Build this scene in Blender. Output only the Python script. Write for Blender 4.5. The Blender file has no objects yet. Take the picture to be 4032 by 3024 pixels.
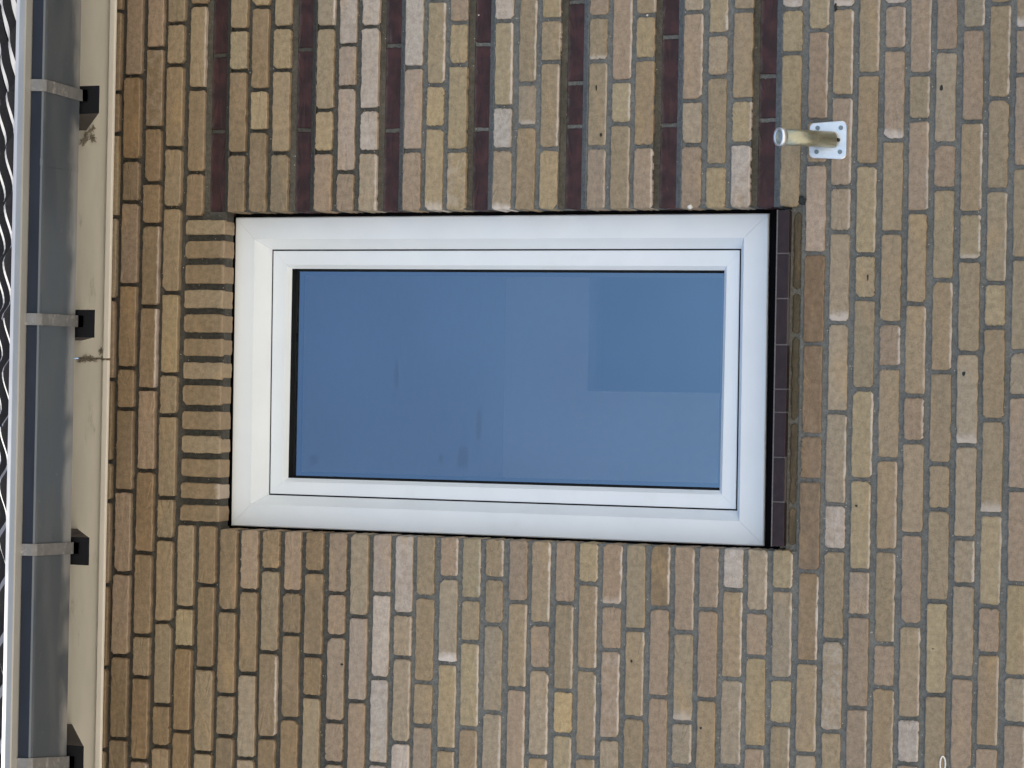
import bpy, bmesh, math, random
from mathutils import Vector, Matrix

random.seed(7)
scene = bpy.context.scene
col = scene.collection
D = math.radians

# ------------------------------------------------------------------ camera
F_PX = 10000.0                      # focal length in pixels of the 4032 x 3024 photograph
PITCH, YAW, ROLL = D(20.2595), D(0.4075), D(0.9379)
CAM = Vector((0.0, -6.019, 1.615))  # ground is z = 0, the brick face is the plane y = 0
Z0 = 5.0
fw = Vector((math.sin(YAW) * math.cos(PITCH), math.cos(YAW) * math.cos(PITCH), math.sin(PITCH)))
r0 = Vector((math.cos(YAW), -math.sin(YAW), 0.0))
u0 = r0.cross(fw)
R2 = math.cos(ROLL) * r0 + math.sin(ROLL) * u0
U2 = -math.sin(ROLL) * r0 + math.cos(ROLL) * u0
cam_data = bpy.data.cameras.new('camera')
cam = bpy.data.objects.new('camera', cam_data)
col.objects.link(cam)
cam_data.sensor_fit = 'HORIZONTAL'
cam_data.sensor_width = 36.0
cam_data.lens = F_PX / 4032.0 * 36.0
cam_data.clip_end = 2000.0
m = Matrix.Identity(4)               # the phone was held upright, the file lies on its side
for i, a in enumerate((-U2, R2, -fw)):
    for j in range(3):
        m[j][i] = a[j]
m.translation = CAM
cam.matrix_world = m
scene.camera = cam

# ------------------------------------------------------------------ sky, sun, exposure
SUN_EL, SUN_AZ = D(62.0), D(-40.0)   # sun behind the house, to the left
world = bpy.data.worlds.new('World')
scene.world = world
world.use_nodes = True
wn = world.node_tree.nodes
bg = wn['Background']
sky = wn.new('ShaderNodeTexSky')
sky.sky_type = 'NISHITA'
sky.sun_disc = False
sky.ozone_density = 2.2
sky.sun_elevation = SUN_EL
sky.sun_rotation = SUN_AZ
world.node_tree.links.new(sky.outputs[0], bg.inputs[0])
bg.inputs[1].default_value = 0.12
sun_data = bpy.data.lights.new('sun', 'SUN')
sun_data.energy = 4.8
sun_data.angle = D(0.5)
sun_data.color = (1.0, 0.95, 0.88)
sun = bpy.data.objects.new('sun', sun_data)
col.objects.link(sun)
sd = Vector((math.sin(SUN_AZ) * math.cos(SUN_EL), math.cos(SUN_AZ) * math.cos(SUN_EL), math.sin(SUN_EL)))
sun.rotation_euler = sd.to_track_quat('Z', 'Y').to_euler()
sun.location = sd * 30
vs = scene.view_settings
vs.view_transform = 'Standard'
vs.look = 'None'
vs.gamma = 1.0
vs.use_curve_mapping = False
vs.exposure = 1.08

# ------------------------------------------------------------------ helpers
TS = 2212.0 / 1008.0


def W(u, v, y=0.0):
    """pixel of the photograph -> point on the plane y = const"""
    d = fw + R2 * ((1512 - v) / F_PX) + U2 * ((2016 - u) / F_PX)
    return CAM + d * ((y - CAM.y) / d.y)


def Wz(u, v, z):
    """pixel -> point on the horizontal plane z = const"""
    d = fw + R2 * ((1512 - v) / F_PX) + U2 * ((2016 - u) / F_PX)
    return CAM + d * ((z - CAM.z) / d.z)


def tv(row, y):
    return 756.0 * row + y / TS


def link(name, me, mat=None, parent=None, loc=None):
    o = bpy.data.objects.new(name, me)
    col.objects.link(o)
    if mat is not None and len(me.materials) == 0:
        me.materials.append(mat)
    if loc is not None:
        o.location = loc
    if parent is not None:
        o.parent = parent
        o.matrix_parent_inverse = Matrix.Translation(-parent.location)
    return o


def tag(o, label=None, cat=None, kind=None, group=None):
    for k, v in (('label', label), ('category', cat), ('kind', kind), ('group', group)):
        if v:
            o[k] = v
    return o


def empty(name, loc):
    o = bpy.data.objects.new(name, None)
    o.empty_display_size = 0.1
    o.location = loc
    col.objects.link(o)
    return o


def pydata(name, vs_, fs, smooth=False):
    me = bpy.data.meshes.new(name)
    me.from_pydata([tuple(p) for p in vs_], [], fs)
    bm = bmesh.new()
    bm.from_mesh(me)
    bmesh.ops.recalc_face_normals(bm, faces=bm.faces)
    bm.to_mesh(me)
    bm.free()
    if smooth:
        for p in me.polygons:
            p.use_smooth = True
    return me


def box_v(a, b):
    x0, y0, z0 = a
    x1, y1, z1 = b
    return ([(x0, y0, z0), (x1, y0, z0), (x1, y1, z0), (x0, y1, z0),
             (x0, y0, z1), (x1, y0, z1), (x1, y1, z1), (x0, y1, z1)],
            [(0, 1, 2, 3), (4, 5, 6, 7), (0, 1, 5, 4), (1, 2, 6, 5), (2, 3, 7, 6), (3, 0, 4, 7)])


class MB:
    def __init__(self):
        self.v, self.f = [], []

    def add(self, v, f):
        n = len(self.v)
        self.v += [tuple(p) for p in v]
        self.f += [tuple(i + n for i in q) for q in f]
        return self

    def box(self, a, b):
        return self.add(*box_v(a, b))

    def extrude(self, pts, xs):
        """profile pts (y, z) swept along x positions, open ends capped"""
        n = len(pts)
        v, f = [], []
        for x in xs:
            v += [(x, p[0], p[1]) for p in pts]
        for k in range(len(xs) - 1):
            for i in range(n):
                j = (i + 1) % n
                f.append((k * n + i, k * n + j, (k + 1) * n + j, (k + 1) * n + i))
        f.append(tuple(range(n)))
        f.append(tuple((len(xs) - 1) * n + i for i in range(n)))
        return self.add(v, f)

    def mesh(self, name, smooth=False, bevel=0.0, seg=2):
        me = pydata(name, self.v, self.f, smooth)
        if bevel:
            bm = bmesh.new()
            bm.from_mesh(me)
            es = [e for e in bm.edges if len(e.link_faces) == 2 and e.calc_face_angle(0) > 0.5]
            bmesh.ops.bevel(bm, geom=es, offset=bevel, segments=seg, affect='EDGES', profile=0.6)
            bm.to_mesh(me)
            bm.free()
        return me


# ------------------------------------------------------------------ materials
def material(name):
    mt = bpy.data.materials.new(name)
    mt.use_nodes = True
    nt = mt.node_tree
    return mt, nt, nt.nodes['Principled BSDF']


class NB:
    """small node builder"""
    def __init__(self, nt):
        self.nt = nt

    def n(self, t, **kw):
        nd = self.nt.nodes.new(t)
        for k, v in kw.items():
            setattr(nd, k, v)
        return nd

    def l(self, a, b):
        self.nt.links.new(a, b)

    def setin(self, sock, v):
        if isinstance(v, bpy.types.NodeSocket):
            self.l(v, sock)
        else:
            sock.default_value = v

    def math(self, op, a, b=0.0, clamp=False):
        nd = self.n('ShaderNodeMath', operation=op)
        nd.use_clamp = clamp
        self.setin(nd.inputs[0], a)
        self.setin(nd.inputs[1], b)
        return nd.outputs[0]

    def ramp(self, x, a, b, lo=0.0, hi=1.0):
        nd = self.n('ShaderNodeMapRange', interpolation_type='SMOOTHSTEP')
        self.setin(nd.inputs[0], x)
        for i, v in ((1, a), (2, b), (3, lo), (4, hi)):
            self.setin(nd.inputs[i], v)
        return nd.outputs[0]

    def mix(self, f, a, b, blend='MIX'):
        nd = self.n('ShaderNodeMix', data_type='RGBA', blend_type=blend)
        self.setin(nd.inputs[0], f)
        self.setin(nd.inputs[6], a if isinstance(a, bpy.types.NodeSocket) else (*a, 1))
        self.setin(nd.inputs[7], b if isinstance(b, bpy.types.NodeSocket) else (*b, 1))
        return nd.outputs[2]

    def noise(self, vec, scale, detail=4.0, rough=0.55):
        nd = self.n('ShaderNodeTexNoise')
        self.l(vec, nd.inputs['Vector'])
        nd.inputs['Scale'].default_value = scale
        nd.inputs['Detail'].default_value = detail
        nd.inputs['Roughness'].default_value = rough
        return nd.outputs[0]

    def grey(self, x):
        nd = self.n('ShaderNodeCombineColor')
        for i in range(3):
            self.l(x, nd.inputs[i])
        return nd.outputs[0]

    def scaled(self, vec, s, off=None):
        nd = self.n('ShaderNodeVectorMath', operation='MULTIPLY')
        self.l(vec, nd.inputs[0])
        nd.inputs[1].default_value = s
        out = nd.outputs[0]
        if off is not None:
            ad = self.n('ShaderNodeVectorMath', operation='ADD')
            self.l(out, ad.inputs[0])
            self.l(off, ad.inputs[1])
            out = ad.outputs[0]
        return out

    def bump(self, bsdf, h, strength, dist):
        nd = self.n('ShaderNodeBump')
        nd.inputs['Strength'].default_value = strength
        nd.inputs['Distance'].default_value = dist
        self.l(h, nd.inputs['Height'])
        self.l(nd.outputs[0], bsdf.inputs['Normal'])

    def attr(self, name):
        return self.n('ShaderNodeAttribute', attribute_type='OBJECT', attribute_name=name).outputs['Fac']


def brick_material(name, island=False):
    mt, nt, bs = material(name)
    b = NB(nt)
    tc = b.n('ShaderNodeTexCoord')
    if island:
        rnd = b.n('ShaderNodeNewGeometry').outputs['Random Per Island']
        cr = b.n('ShaderNodeValToRGB')
        b.l(rnd, cr.inputs[0])
        cs = [(0, PAL['t']), (.3, PAL['b']), (.5, PAL['p']), (.65, PAL['t']), (.85, PAL['g']), (1, PAL['y'])]
        cr.color_ramp.elements[0].color = (*cs[0][1], 1)
        cr.color_ramp.elements[1].color = (*cs[-1][1], 1)
        for p, c in cs[1:-1]:
            cr.color_ramp.elements.new(p).color = (*c, 1)
        base = cr.outputs[0]
    else:
        oi = b.n('ShaderNodeObjectInfo')
        rnd = oi.outputs['Random']
        base = oi.outputs['Color']
    cv = b.n('ShaderNodeCombineXYZ')
    b.l(b.math('MULTIPLY', rnd, 37.0), cv.inputs[0])
    b.l(b.math('MULTIPLY', rnd, 91.0), cv.inputs[2])
    p = b.scaled(tc.outputs['Object'], (1, 1, 1), cv.outputs[0])
    ps = b.scaled(tc.outputs['Object'], (0.35, 1, 1.2), cv.outputs[0])
    n_big = b.noise(ps, 16, 3)
    n_mid = b.noise(p, 70, 4, 0.65)
    n_fine = b.noise(p, 420, 3, 0.7)
    c = b.mix(b.ramp(n_big, .52, .80, 0, .45), base, (.43, .295, .155))
    c = b.mix(b.ramp(b.noise(ps, 11, 2), .48, .72, 0, .40), c, (.305, .230, .164))
    val = b.math('ADD', b.ramp(n_mid, .25, .75, .80, 1.17), b.ramp(n_fine, .3, .7, -.14, .14))
    c = b.mix(1.0, c, b.grey(val), 'MULTIPLY')
    # soot and pits
    pit = b.math('MULTIPLY', b.ramp(b.noise(p, 70, 2), .72, .77), b.ramp(b.noise(p, 9, 1), .58, .64))
    c = b.mix(b.math('MULTIPLY', pit, .75), c, (.055, .045, .035))
    if not island:
        sg = b.n('ShaderNodeSeparateXYZ')
        b.l(tc.outputs['Generated'], sg.inputs[0])
        wob = b.math('MULTIPLY', b.math('SUBTRACT', b.noise(p, 45, 4, .7), .5), .30)
        wob2 = b.math('MULTIPLY', b.math('SUBTRACT', b.noise(p, 60, 4, .7), .5), .22)
        low = b.math('MULTIPLY', b.ramp(b.math('ADD', sg.outputs[2], wob), .0, .15, 1, 0), b.attr('salt_low'))
        end = b.math('MULTIPLY', b.ramp(b.math('ADD', sg.outputs[0], wob2), .02, .15, 1, 0), b.attr('salt_end'))
        allw = b.math('MULTIPLY', b.ramp(b.noise(p, 38, 5, .7), .42, .66), b.attr('salt_all'))
        salt = b.math('MAXIMUM', low, b.math('MAXIMUM', end, allw), True)
        c = b.mix(salt, c, (.62, .56, .51))
        # paler rubbed arris all round
        ax = b.math('ABSOLUTE', b.math('SUBTRACT', sg.outputs[2], .5))
        arr = b.ramp(b.math('ADD', ax, b.math('MULTIPLY', wob, .12)), .40, .5, 0, .28)
        c = b.mix(arr, c, (.48, .37, .27))
    b.l(c, bs.inputs['Base Color'])
    bs.inputs['Roughness'].default_value = .93
    bs.inputs['Specular IOR Level'].default_value = .2
    h = b.math('ADD', b.math('MULTIPLY', n_mid, .7), b.math('MULTIPLY', n_fine, .35))
    b.bump(bs, h, .55, .004)
    return mt


PAL = {'t': (.288, .228, .150), 'b': (.240, .180, .113), 'y': (.325, .262, .165), 'p': (.302, .233, .168),
       'w': (.400, .348, .296), 'g': (.312, .256, .184), 'o': (.205, .148, .098), 'Y': (.395, .302, .172),
       's': (.352, .285, .228)}
M = {}
M['brick'] = brick_material('brick')
M['brick_far'] = brick_material('brick_far', True)


def glazed():
    mt, nt, bs = material('glazed_brick')
    b = NB(nt)
    tc = b.n('ShaderNodeTexCoord')
    oi = b.n('ShaderNodeObjectInfo')
    cv = b.n('ShaderNodeCombineXYZ')
    b.l(b.math('MULTIPLY', oi.outputs['Random'], 53.0), cv.inputs[0])
    p = b.scaled(tc.outputs['Object'], (1, 1, 1), cv.outputs[0])
    c = b.mix(b.ramp(b.noise(p, 22, 4), .35, .7), (.032, .019, .020), (.062, .029, .030))
    sg = b.n('ShaderNodeSeparateXYZ')
    b.l(tc.outputs['Generated'], sg.inputs[0])
    wob = b.math('MULTIPLY', b.math('SUBTRACT', b.noise(p, 40, 4, .7), .5), .45)
    smear = b.ramp(b.math('ADD', sg.outputs[2], wob), .78, 1.05, 0, .55)
    sm2 = b.math('MULTIPLY', b.ramp(b.noise(b.scaled(p, (.3, 1, 1)), 26, 4, .7), .60, .78), .35)
    c = b.mix(b.math('MAXIMUM', smear, sm2), c, (.12, .115, .11))
    b.l(c, bs.inputs['Base Color'])
    b.l(b.ramp(b.noise(p, 60, 3), .3, .7, .42, .65), bs.inputs['Roughness'])
    bs.inputs['Specular IOR Level'].default_value = .22
    b.bump(bs, b.noise(p, 120, 3), .3, .002)
    return mt


M['glazed'] = glazed()


def mortar(name='mortar', painted_shade=False):
    mt, nt, bs = material(name)
    b = NB(nt)
    p = b.n('ShaderNodeTexCoord').outputs['Object']
    n1 = b.noise(p, 6, 3)
    n2 = b.noise(p, 90, 4, .7)
    n3 = b.noise(p, 480, 3, .7)
    c = b.mix(b.ramp(n1, .3, .7), (.150, .155, .147), (.184, .187, .175))
    if painted_shade:
        c = b.mix(b.ramp(n1, .3, .7), (.075, .070, .058), (.105, .097, .080))  # darker copy of the mortar, recess shade put into its colour
    else:                                  # pointing darkens towards the top of the wall
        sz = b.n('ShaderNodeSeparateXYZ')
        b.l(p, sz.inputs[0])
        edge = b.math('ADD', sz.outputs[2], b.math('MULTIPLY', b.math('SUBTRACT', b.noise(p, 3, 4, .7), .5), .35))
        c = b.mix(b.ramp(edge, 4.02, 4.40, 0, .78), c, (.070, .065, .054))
    val = b.math('ADD', b.ramp(n2, .25, .75, .72, 1.2), b.ramp(n3, .3, .7, -.22, .22))
    c = b.mix(1.0, c, b.grey(val), 'MULTIPLY')
    vo = b.n('ShaderNodeTexVoronoi')
    b.l(p, vo.inputs['Vector'])
    vo.inputs['Scale'].default_value = 130
    sp = b.ramp(vo.outputs['Distance'], .10, .20, 1, 0)
    pick = b.n('ShaderNodeSeparateColor')
    b.l(vo.outputs['Color'], pick.inputs[0])
    c = b.mix(b.math('MULTIPLY', sp, b.ramp(pick.outputs[0], .88, .92)), c, (.58, .53, .46))
    c = b.mix(b.math('MULTIPLY', sp, b.ramp(pick.outputs[1], .86, .9)), c, (.035, .035, .03))
    b.l(c, bs.inputs['Base Color'])
    bs.inputs['Roughness'].default_value = .95
    bs.inputs['Specular IOR Level'].default_value = .2
    b.bump(bs, b.math('ADD', n2, b.math('MULTIPLY', n3, .5)), .8, .006)
    return mt


M['mortar'] = mortar()
M['shade_mortar'] = mortar('recess_shade_joint', True)


def simple(name, colr, rough=.6, metal=0.0, vary=.08, scale=30, spec=.5, bump=0.0, bscale=200, stretch=(1, 1, 1), dirt=None):
    mt, nt, bs = material(name)
    b = NB(nt)
    p = b.scaled(b.n('ShaderNodeTexCoord').outputs['Object'], stretch)
    n = b.noise(p, scale, 4, .6)
    c = b.mix(1.0, colr, b.grey(b.ramp(n, .25, .75, 1 - vary, 1 + vary)), 'MULTIPLY')
    if dirt:
        dc, ds, lo, hi, amt = dirt
        c = b.mix(b.ramp(b.noise(p, ds, 5, .65), lo, hi, 0, amt), c, dc)
    b.l(c, bs.inputs['Base Color'])
    bs.inputs['Metallic'].default_value = metal
    b.l(b.ramp(n, .3, .7, max(rough - .06, .02), min(rough + .06, 1)), bs.inputs['Roughness'])
    bs.inputs['Specular IOR Level'].default_value = spec
    if bump:
        b.bump(bs, b.noise(p, bscale, 3), bump, .002)
    return mt


M['upvc'] = simple('white_upvc', (.74, .785, .82), .40, vary=.02, scale=8, dirt=((.52, .53, .50), 7, .55, .85, .22), bump=.08, bscale=500)
M['gasket'] = simple('black_rubber', (.010, .011, .012), .7, vary=.2, spec=.12)
M['black_gap'] = simple('black_foil', (.004, .004, .005), .8, vary=.2, spec=.05)
M['sill_tile'] = simple('glazed_sill_tile', (.026, .017, .021), .5, spec=.22, vary=.25, scale=40, bump=.15, bscale=90)
M['sill_joint'] = simple('sill_joint', (.13, .12, .125), .9, vary=.2, scale=120)
M['cream'] = simple('cream_paint', (.81, .785, .68), .55, vary=.05, scale=20, stretch=(.25, 1, 1),
                    dirt=((.20, .17, .12), 26, .60, .80, .55), bump=.12, bscale=60)
M['cream2'] = simple('pale_cream_paint', (.87, .84, .75), .5, vary=.05, scale=20, stretch=(.25, 1, 1),
                     dirt=((.30, .26, .2), 40, .66, .84, .4))
M['wood'] = simple('bare_brown_wood', (.060, .050, .048), .8, vary=.25, scale=30, stretch=(1, .25, 1))
M['black_paint'] = simple('black_paint', (.006, .007, .010), .7, vary=.15, scale=30, spec=.2)
M['rooftile'] = simple('dark_roof_tile', (.030, .029, .033), .6, spec=.2, vary=.2, scale=40,
                       dirt=((.075, .07, .065), 60, .58, .8, .6), bump=.2, bscale=150)
M['galv'] = simple('galvanised_steel', (.78, .80, .82), .42, metal=.85, vary=.06, scale=60,
                   dirt=((.55, .58, .60), 90, .5, .8, .5))
M['brass_zinc'] = simple('yellow_zinc_plating', (.40, .39, .29), .42, metal=.8, vary=.14, scale=80,
                         dirt=((.30, .31, .24), 120, .45, .75, .6))
M['hole'] = simple('dark_inside', (.015, .02, .02), .8, vary=.1)
M['screw'] = simple('screw_steel', (.22, .27, .29), .5, metal=.8, vary=.1)
M['loop'] = simple('white_plastic', (.75, .74, .70), .5, vary=.04)
M['plaster'] = simple('pale_plaster', (.68, .66, .60), .9, vary=.1, scale=200)
M['room'] = simple('room_paint', (.84, .82, .79), .9, vary=.02)
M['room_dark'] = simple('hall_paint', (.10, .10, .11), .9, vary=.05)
M['ground'] = simple('concrete_paving', (.48, .425, .345), .9, vary=.15, scale=3)
M['inner'] = simple('inner_leaf', (.3, .29, .27), .9)
M['cobweb'] = simple('dusty_cobweb', (.34, .30, .24), 1.0, vary=.3, scale=200, spec=.1)


def zinc():
    mt, nt, bs = material('weathered_zinc')
    b = NB(nt)
    p = b.n('ShaderNodeTexCoord').outputs['Object']
    ps = b.scaled(p, (.3, 1, 1))
    n = b.noise(ps, 14, 4)
    c = b.mix(b.ramp(n, .3, .7), (.094, .115, .142), (.122, .140, .158))
    c = b.mix(b.ramp(b.noise(p, 40, 5, .7), .62, .80, 0, .55), c, (.24, .245, .25))
    sg = b.n('ShaderNodeSeparateXYZ')
    b.l(p, sg.inputs[0])
    # lime bloom creeping from the back edge of the trough
    edge = b.ramp(b.math('ADD', b.math('ADD', sg.outputs[1], .462), b.math('MULTIPLY', b.math('SUBTRACT', b.noise(ps, 9, 5, .7), .5), .10)), .0, .045, 0, .75)
    c = b.mix(b.math('MULTIPLY', edge, b.ramp(b.noise(p, 5, 2), .40, .55)), c, (.40, .40, .39))
    b.l(c, bs.inputs['Base Color'])
    bs.inputs['Metallic'].default_value = .45
    b.l(b.ramp(n, .3, .7, .38, .55), bs.inputs['Roughness'])
    b.bump(bs, b.noise(ps, 25, 3), .15, .002)
    return mt


M['zinc'] = zinc()
M['patina'] = simple('dark_patinated_zinc', (.024, .030, .044), .7, metal=0, spec=.08, vary=.2, scale=12, stretch=(.2, 1, 1))
M['rim'] = simple('pale_zinc_rim', (.36, .355, .33), .36, metal=.3, vary=.08, scale=14, stretch=(.3, 1, 1))
M['strap'] = simple('weathered_strap', (.17, .17, .17), .55, metal=.2, vary=.15, scale=50,
                    dirt=((.38, .37, .36), 45, .52, .75, .8))


def glass():
    mt, nt, bs = material('window_glass')
    b = NB(nt)
    tr = b.n('ShaderNodeBsdfTransparent')
    tr.inputs[0].default_value = (.74, .79, .82, 1)
    gl = b.n('ShaderNodeBsdfGlossy')
    gl.inputs['Roughness'].default_value = 0.0
    gl.inputs['Color'].default_value = (.72, .88, 1, 1)
    fr = b.n('ShaderNodeFresnel')
    fr.inputs[0].default_value = 3.4          # four surfaces of a coated double pane taken together
    p = b.n('ShaderNodeTexCoord').outputs['Object']
    sx_ = b.n('ShaderNodeSeparateXYZ')
    b.l(p, sx_.inputs[0])
    wb = b.math('MULTIPLY', b.math('SUBTRACT', b.noise(p, 30, 3), .5), .9)
    mask = None
    for (u, v, ru, rv) in ((1885, 1672, .010, .048), (1822, 1800, .018, .036), (1738, 1806, .008, .017), (1560, 1480, .008, .05),
                           (1235, 1812, .018, .016), (1700, 2050, .02, .02)):
        q = W(u, v, .15)
        dx = b.math('DIVIDE', b.math('SUBTRACT', sx_.outputs[0], q.x), rv)
        dz = b.math('DIVIDE', b.math('SUBTRACT', sx_.outputs[2], q.z), ru)
        d2 = b.math('ADD', b.math('MULTIPLY', dx, dx), b.math('MULTIPLY', dz, dz))
        mk = b.ramp(b.math('ADD', d2, wb), .3, 1.1, 1, 0)
        mask = mk if mask is None else b.math('MAXIMUM', mask, mk)
    haze = b.ramp(b.noise(p, 2.2, 3), .3, .75, .96, 1.06)
    fac = b.math('MULTIPLY', b.math('MULTIPLY', fr.outputs[0], haze), b.math('SUBTRACT', 1.0, b.math('MULTIPLY', mask, .13)))
    mx = b.n('ShaderNodeMixShader')
    b.l(fac, mx.inputs[0])
    b.l(tr.outputs[0], mx.inputs[1])
    b.l(gl.outputs[0], mx.inputs[2])
    b.l(mx.outputs[0], nt.nodes['Material Output'].inputs[0])
    return mt


M['glass'] = glass()

# ------------------------------------------------------------------ setting
g = MB().add([(-300, -300, 0), (300, -300, 0), (300, 300, 0), (-300, 300, 0)], [(0, 1, 2, 3)])
tag(link('ground', g.mesh('ground'), M['ground']), kind='structure')

# ------------------------------------------------------------------ measured brickwork
JT = W(2016, 824).x                # right jamb of the opening (top of the picture)
JB = W(2016, 2128).x               # left jamb
bot = [465.8, 550.5, 634.4, 716.4, 802, 886.4, 969.8, 1052.4, 1138.8, 1225.8, 1317, 1404.5, 1492, 1580, 1665, 1757.6,
       1845.6, 1937.6, 2031.5, 2120.8, 2216.5, 2307.6, 2401, 2495.4, 2591, 2686.8, 2781.6, 2878, 2973, 3073.2, 3174.4,
       3274.6, 3375, 3477.4, 3579, 3684, 3787, 3889, 3997]
top = {1: 521.8, 2: 607, 3: 688, 4: 775.8, 6: 936.5, 7: 1020, 8: 1107, 10: 1278, 11: 1365, 12: 1454.6, 14: 1626.6,
       15: 1715, 16: 1803, 18: 1982, 19: 2075, 20: 2166, 22: 2353, 23: 2446.6, 24: 2537.8, 26: 2727, 27: 2825, 28: 2923,
       30: 3117, 31: 3221, 32: 3318, 33: 3419.5, 34: 3521.6, 35: 3622, 36: 3724, 37: 3830.6, 38: 3935}
XB, XT = W(2016, 2701).x, W(2016, 296).x
zb = {k + 1: W(u, 2701).z for k, u in enumerate(bot)}
zt = {k: W(u, 296).z for k, u in top.items()}
for k in range(0, 40):
    zb.setdefault(k, zb[1] + .0625 if k == 0 else None)
for k in range(1, 39):
    if k not in zt:
        zt[k] = (zt[k - 1] + zt[k + 1]) / 2
zt[0] = zt[1] + .0625
zt[39] = zt[38] - .0625


def zc(k, x):
    t = (x - XB) / (XT - XB)
    return zb[k] + (zt[k] - zb[k]) * t


DARK = {5, 9, 13, 17, 21, 25, 29}
# head joints, as (tile row of the enlarged photograph: pixel rows in that tile); T = right of the window, B = left of it
full = {
    0: ({0: [95, 795, 1155], 1: [215, 925, 1620], 2: [670, 1010], 3: [75, 790, 1500]}, ''),
    1: ({0: [655, 1380], 1: [85, 800, 1520], 2: [215, 925, 1635], 3: [690, 1408]}, ''),
    2: ({0: [415, 1100, 1580], 1: [280, 990], 2: [45, 750, 1460], 3: [515, 875, 1595]}, ''),
    3: ({0: [200, 560, 1275], 1: [135, 870, 1572], 2: [270, 985, 1340], 3: [400, 1115, 1475]}, 'tttttytttttbt'),
    31: ({0: [262, 1040, 1415], 1: [530, 1312], 2: [440, 830, 1620], 3: [747, 1535]}, 'yptsoooobtg'),
    32: ({0: [65, 830, 1615], 1: [345, 1130], 2: [245, 1040, 1435], 3: [555, 1345]}, 'ttpggggwtgt'),
    33: ({0: [640, 1425], 1: [540, 925], 2: [45, 825, 1610], 3: [345, 1140]}, 'ttyytyypppt'),
    34: ({0: [40, 425, 1210], 1: [350, 1130, 1515], 2: [650, 1440], 3: [585, 965]}, 'wppttptttpt'),
    35: ({0: [640, 1035], 1: [175, 965], 2: [105, 500, 1295], 3: [425, 1230, 1625]}, 'ptpttpgptwp'),
    36: ({0: [440, 1240, 1630], 1: [760, 1555], 2: [690, 1085], 3: [220, 1025]}, 'pgpyttttyt'),
    37: ({0: [245, 1050], 1: [180, 590, 1390], 2: [530, 1335], 3: [75, 880]}, 'tptytggggp'),
    38: ({0: [30, 850, 1640], 1: [785, 1170], 2: [310, 1125], 3: [265, 670, 1480]}, 'ttttyttyptp'),
    39: ({0: [245, 645, 1445], 1: [575, 1375], 2: [105, 915], 3: [65, 870, 1275]}, 'tppttgppyg'),
}
split = {   # course: (joints right of the window, codes, joints left of the window (row3, row4), codes)
    4: ([45, 765, 1490], '', ([], [272, 615, 1345]), 'tybb'),
    5: ([470, 1130], '', ([], [80, 800, 1525]), 'bbtt'),
    6: ([255, 610, 1325], 'tybb', ([], [300, 1025, 1385]), 'bbbb'),
    7: ([60, 775, 1130], 'ybyb', ([], [125, 845, 1580]), 'pbgg'),
    8: ([235, 605, 1320], 'tytb', ([1605], [660, 1400]), 'btbb'),
    9: ([420, 1115], '', ([], [135, 505, 1235]), 'pbbb'),
    10: ([235, 950, 1315], 'gtyp', ([1625], [690, 1045]), 'bbbt'),
    11: ([385, 750, 1485], 'wssp', ([], [150, 520, 1260, 1620]), 'ppppg'),
    12: ([230, 945, 1310], 'wwwg', ([], [350, 1085]), 'gsp'),
    13: ([385, 1120], '', ([], [155, 885, 1625]), 'swww'),
    14: ([580, 1300], 'wsp', ([], [330, 705, 1440]), 'wggw'),
    15: ([5, 735, 1100], 'yyYy', ([], [180, 920, 1295]), 'tttp'),
    16: ([195, 560, 1300], 'pyyy', ([], [15, 755, 1500]), 'pgyt'),
    17: ([375, 1110], '', ([], [200, 570, 1315]), 'ytyt'),
    18: ([180, 920, 1290], 'wywg', ([], [20, 420, 1180]), 'ttgg'),
    19: ([720, 1090], 'tgt', ([], [225, 972]), 'ptp'),
    20: ([165, 535, 1285], 'ytty', ([], [415, 805, 1560]), 'tpgt'),
    21: ([5, 710, 1085], '', ([], [235, 990, 1370]), 'ptYy'),
    22: ([145, 525, 1270], 'pttp', ([], [65, 810, 1570]), 'yttt'),
    23: ([700, 1070], 'pyt', ([], [255, 640, 1410]), 'pppg'),
    24: ([130, 510, 1265], 'tytp', ([], [465, 1225]), 'ttt'),
    25: ([310, 1075], '', ([], [275, 1045]), 'bpp'),
    26: ([105, 870, 1250], 'gpgp', ([], [485, 1265, 1640]), 'ptgp'),
    27: ([295, 660, 1430], 'ygty', ([], [290, 1065]), 'ppt'),
    28: ([90, 860, 1240], 'ttyw', ([], [120, 890, 1645]), 'wtgt'),
    29: ([650, 1030], '', ([], [310, 700, 1480]), 'gpyp'),
    30: ([75, 460, 1222], 'wyyt', ([], [120, 890, 1285]), 'ygyt'),
}


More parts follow.
